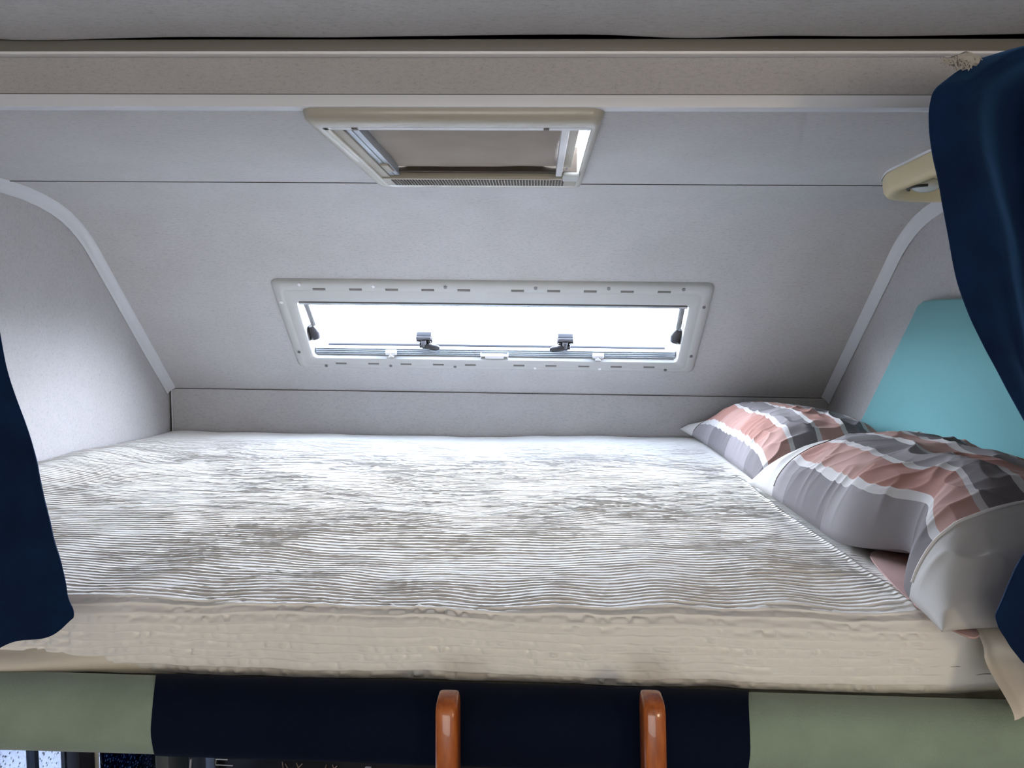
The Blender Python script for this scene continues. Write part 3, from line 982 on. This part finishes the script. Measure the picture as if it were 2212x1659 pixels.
def cpx(lst, ypl): return [at(px, py, 1, ypl) for px, py in lst]

# right hand curtain, swept aside to the right
yp = -1.475
E1 = cpx([(2215, 108), (2110, 130), (2060, 158), (2012, 195), (2003, 240), (2004, 290), (2010, 345), (2032, 440), (2056, 520), (2080, 610), (2106, 690), (2134, 765), (2166, 835), (2212, 925), (2250, 990)], yp)
rows = []
for i, p in enumerate(E1):
    rows.append((p[2], p[0], p[0]+.34-.012*i, .75))
rows[0] = (rows[0][0]+.004, rows[0][1], rows[0][1]+.30, .5)
X, Y, Z, U, T_ = curtain('curtain', rows, 3.6, .055, 70, 1, yp+.01, '', 0)
topz = sstep(.0, .10, T_)
P = np.stack([X, Y, Z+.012*U*(1-topz)], -1)
oc = link('curtain', grid_mesh('curtain', P, M['curtain']), M['curtain'])
md = oc.modifiers.new('thickness', 'SOLIDIFY'); md.thickness = .003
tag(oc, 'navy velour curtain bunched aside at the right edge of the bed opening', 'curtain', 'navy bed curtains')
# lower tail of the right curtain beyond the tie
E2 = cpx([(2250, 990), (2262, 1080), (2240, 1180), (2205, 1260), (2168, 1345), (2172, 1375), (2190, 1412), (2214, 1442), (2250, 1470)], -1.505)
rows = [(p[2], p[0], 1.0, .55) for p in E2]
X, Y, Z, U, T_ = curtain('curtain', rows, 4, .014, 75, 1, -1.494, '', 0)
o = link('lower_tail', grid_mesh('curtain_tail', np.stack([X, Y-.004, Z-.03*U], -1), M['curtain']), M['curtain'])
md = o.modifiers.new('thickness', 'SOLIDIFY'); md.thickness = .003
par(o, oc)
b = MB()
tz = at(2250, 990, 1, -1.475)
b.tube([(tz[0]-.012, -1.50, tz[2]+.012), (tz[0]+.08, -1.535, tz[2]-.004), (tz[0]+.22, -1.52, tz[2]-.002), (1.04, -1.45, tz[2]+.02)], .013, 12)
par(b.build('tie_band', M['curtain']), oc)
# frayed heading tape at the curtain's top corner
b = MB()
rs = random.Random(3)
for k in range(70):
    q = at(2048+rs.random()*66, 124+rs.random()*14-(0 if k % 2 else 4), 1, -1.492)
    q2 = q+np.array([rs.uniform(-.012, .008), rs.uniform(-.004, .004), rs.uniform(-.012, .004)])
    b.tube([q, (q+q2)/2+np.array([0, 0, rs.uniform(-.002, .003)]), q2], .0006, 5)
b.tube([at(2052, 134, 1, -1.488), at(2085, 126, 1, -1.488), at(2112, 132, 1, -1.488)], [.004, .007, .005], 8)
fz = b.build('frayed_tape', mat('tape_grey', (.36, .34, .31), .9), oc); fz['label'] = 'frayed grey heading tape'

# left hand curtain
yp = -1.47
E1 = cpx([(-60, 480), (-28, 600), (0, 702), (24, 790), (46, 868), (66, 935), (84, 1000), (96, 1060), (108, 1120), (116, 1170), (130, 1215), (138, 1262), (140, 1300), (153, 1330), (150, 1343)], yp)
rows = [(p[2], p[0], p[0]-.10-.012*i, .7) for i, p in enumerate(E1)]
X, Y, Z, U, T_ = curtain('curtain', rows, 1.75, .045, 80, -1, yp, '', 0)
# the hem runs down and to the left from the tip
hemdz = -.052*np.clip(U*1.7, 0, 1)**.8*sstep(.45, 1.0, T_)
hemdz = hemdz+.022*(sstep(.47, .50, U))*sstep(.6, 1.0, T_)
P = np.stack([X, Y, Z+hemdz], -1)
ol = link('curtain', grid_mesh('curtain', P, M['curtain'], flip=True), M['curtain'])
md = ol.modifiers.new('thickness', 'SOLIDIFY'); md.thickness = .003
tag(ol, 'navy velour curtain hanging over the left front corner of the bed', 'curtain', 'navy bed curtains')

# ------------------------------------------------------------------ cab seen below the rail
struct(MB().box(-1.07, 1.07, -1.396, .03, -.19, -.178).build('ceiling_cab', M['rail']))
struct(MB().box(-1.07, 1.07, -4.8, .9, -1.66, -1.65).build('floor', mat('floor_grey', (.12, .11, .10), .7)))
struct(MB().box(-1.07, 1.07, -4.82, -4.8, -1.65, .76).build('wall_rear', M['wall']))
# cab left side: door panel, glass split by a post, dark pillar
XL = -1.0
def lp_(px, py=1640): return at(px, py, 0, XL)
yA = lp_(75)[1]; yB = lp_(84)[1]; yC = lp_(155)[1]; yD = lp_(190)[1]
cabm = mat('cab_grey_plastic', (.16, .17, .17), .6)
zlo = -1.15
struct(MB().box(XL-.03, XL, -1.396, .30, -1.65, zlo).build('wall_cab_left', cabm))
struct(MB().box(XL-.03, XL, -1.396, .30, -.40, -.19).build('wall_cab_left_upper', cabm))
w2 = empty('window_2', (XL, -.6, -.8)); struct(w2)
MB().box(XL-.018, XL-.012, -1.39, yC, zlo, -.40).build('pane', M['sideglass'], w2)
b = MB().box(XL-.02, XL, yA, yB, zlo, -.40); b.build('divider', mat('blue_black_rubber', (.01, .018, .035), .5), w2)
struct(MB().box(XL-.03, XL+.02, yC, yD, -1.65, -.19, .005).build('pillar_1', M['black']))
# things outside the left window: wet pale concrete
gnd = MB().box(-6, XL-.05, -4, 6, -2.35, -2.3)
gm = mat('wet_concrete', (.55, .57, .60), .5)
nn = noise_node(gm, 1.2, 4); rr = ramp(gm, nn.outputs['Fac'], [(.35, (.40, .43, .47)), (.6, (.66, .68, .71))])
gm.node_tree.links.new(rr.outputs[0], gm.node_tree.nodes['Principled BSDF'].inputs['Base Color'])
o = gnd.build('ground', gm); struct(o)
o = MB().tube([(-1.6, -1.4, -2.285), (-2.6, 1.5, -2.285)], .02, 8).build('hose', M['black'])
tag(o, 'thin dark hose lying on the wet ground outside the cab window', 'hose')
# second side glass ahead of the pillar, then the corner post
YWS = .12
yE = lp_(196)[1]; yF = lp_(206)[1]; yG = lp_(212)[1]; yH = lp_(344)[1]; yI = lp_(396)[1]
struct(MB().box(XL-.03, XL+.012, yE, yF, -1.65, -.19, .004).build('pillar_2', mat('beige_pillar', (.50, .46, .36), .5)))
w3 = empty('window_3', (XL, (yG+yH)/2, -.8)); struct(w3)
yG2 = lp_(230)[1]
MB().box(XL-.018, XL-.012, yG, yG2, zlo, -.40).build('pane', M['sideglass'], w3)
MB().box(XL-.018, XL-.012, yG2, yH, zlo, -.40).build('pane', M['frontglass'], w3)
MB().box(XL-.02, XL, yF, yG, zlo, -.40).build('rubber_edge', M['black'], w3)
struct(MB().box(XL-.03, XL+.03, yH, yI, -1.65, -.19, .012).build('pillar_3', mat('grey_post', (.22, .25, .26), .5)))
xs3 = at(396, 1645, 1, YWS)[0]
struct(MB().box(XL-.03, XL, yI-.005, YWS+.02, -1.65, -.19).box(XL-.03, xs3+.04, YWS-.02, YWS+.02, -1.65, -.19).build('wall_cab_corner', cabm))
struct(MB().box(xs3, 1.05, YWS-.02, YWS, -1.65, -.19).build('wall_cab_front', M['black']))  # unseen wall run down to the floor to block daylight
struct(MB().box(1.0, 1.03, -1.396, .30, -1.65, -.19).build('wall_cab_right', cabm))
# dashboard
zD = -.72
d0 = at(420, 1640, 2, zD)
dash = empty('dashboard', (0, -.1, -1.0))
tag(dash, 'dark cab dashboard glimpsed below the navy rail pad', 'dashboard')
def dp(px, py, y=-.42): return at(px, py, 1, y)
MB().box(dp(404, 1650, -.478)[0], .99, -.478, -.04, -1.3, -.66, .01, 3).build('body', M['black'], dash)
# grille rims and trim lines on the dashboard
greyt = mat('vent_rim', (.45, .42, .38), .35, metal=.3)
for seg in ([(413, 1636), (408, 1659), (404, 1672)], [(700, 1650), (712, 1663)], [(706, 1645), (704, 1672)]):
    pass
c1 = dp(475, 1672, -.5)
b = MB()
b.tube([dp(407+2*k, 1700-20*k, -.5) for k in range(4)], .003, 8); b.build('trim_line', greyt, dash)
b = MB(); q0 = dp(452, 1645, -.5); q1 = dp(462, 1700, -.5)
b.box(min(q0[0], q1[0])-.008, max(q0[0], q1[0])+.006, -.505, -.48, q1[2], -.70, .003); b.build('panel', mat('slate_plastic', (.10, .13, .18), .4), dash)
b = MB()
q0 = dp(466, 1652, -.5)
b.tube([dp(466, 1640, -.5), dp(492, 1641, -.5)], .002, 6); b.tube([dp(465, 1652, -.5), dp(503, 1654, -.5)], .0016, 6)
b.tube([dp(467, 1640, -.5), dp(463, 1665, -.5)], .0016, 6)
b.build('vent_frame', greyt, dash)
sw = empty('steering_wheel', (c1[0], -.55, c1[2]))
tag(sw, 'steering wheel rim behind the left end of the navy pad', 'steering wheel')
b = MB()
ctr = dp(455, 1700, -.52)
b.tube([(ctr[0]+.036*math.cos(a)+.0, -.52, ctr[2]+.046*math.sin(a)) for a in np.linspace(-.6, 1.35, 16)], .0022, 8)
b.build('bright_ring', M['chrome'], dash)
b = MB()
ctr = dp(600, 1770, -.60)
b.tube([(ctr[0]+.19*math.cos(a), -.60+.02*math.sin(a), ctr[2]-.06+.16*math.sin(a)) for a in np.linspace(.15, 2.99, 30)], .014, 12)
b.build('rim', mat('wheel_grey', (.05, .065, .07), .5), sw)
b = MB(); b.box(ctr[0]-.05, ctr[0]+.05, -.60, -.56, ctr[2]-.10, ctr[2]-.02, .01); b.box(ctr[0]-.17, ctr[0]+.17, -.595, -.58, ctr[2]-.075, ctr[2]-.05, .005)
b.build('hub', M['black'], sw)
b = MB()
mw_ = mat('copper_tone', (.40, .27, .20), .4)
b = None
for (x0, y0, x1, y1) in ((610, 1646, 612, 1662), (616, 1650, 622, 1660), (640, 1648, 645, 1660), (645, 1658, 653, 1650), (705, 1652, 702, 1662), (718, 1652, 722, 1664), (728, 1655, 722, 1660)):
    MB().tube([dp(x0, y0, -.482), dp(x1, y1, -.482)], .0014, 6).build('cable', mw_, dash)
b = MB(); q = dp(795, 1659, -.482); b.box(q[0]-.008, q[0]+.008, -.484, -.476, q[2]-.02, q[2]+.0016, .001); b.build('label_plate', M['white'], dash)
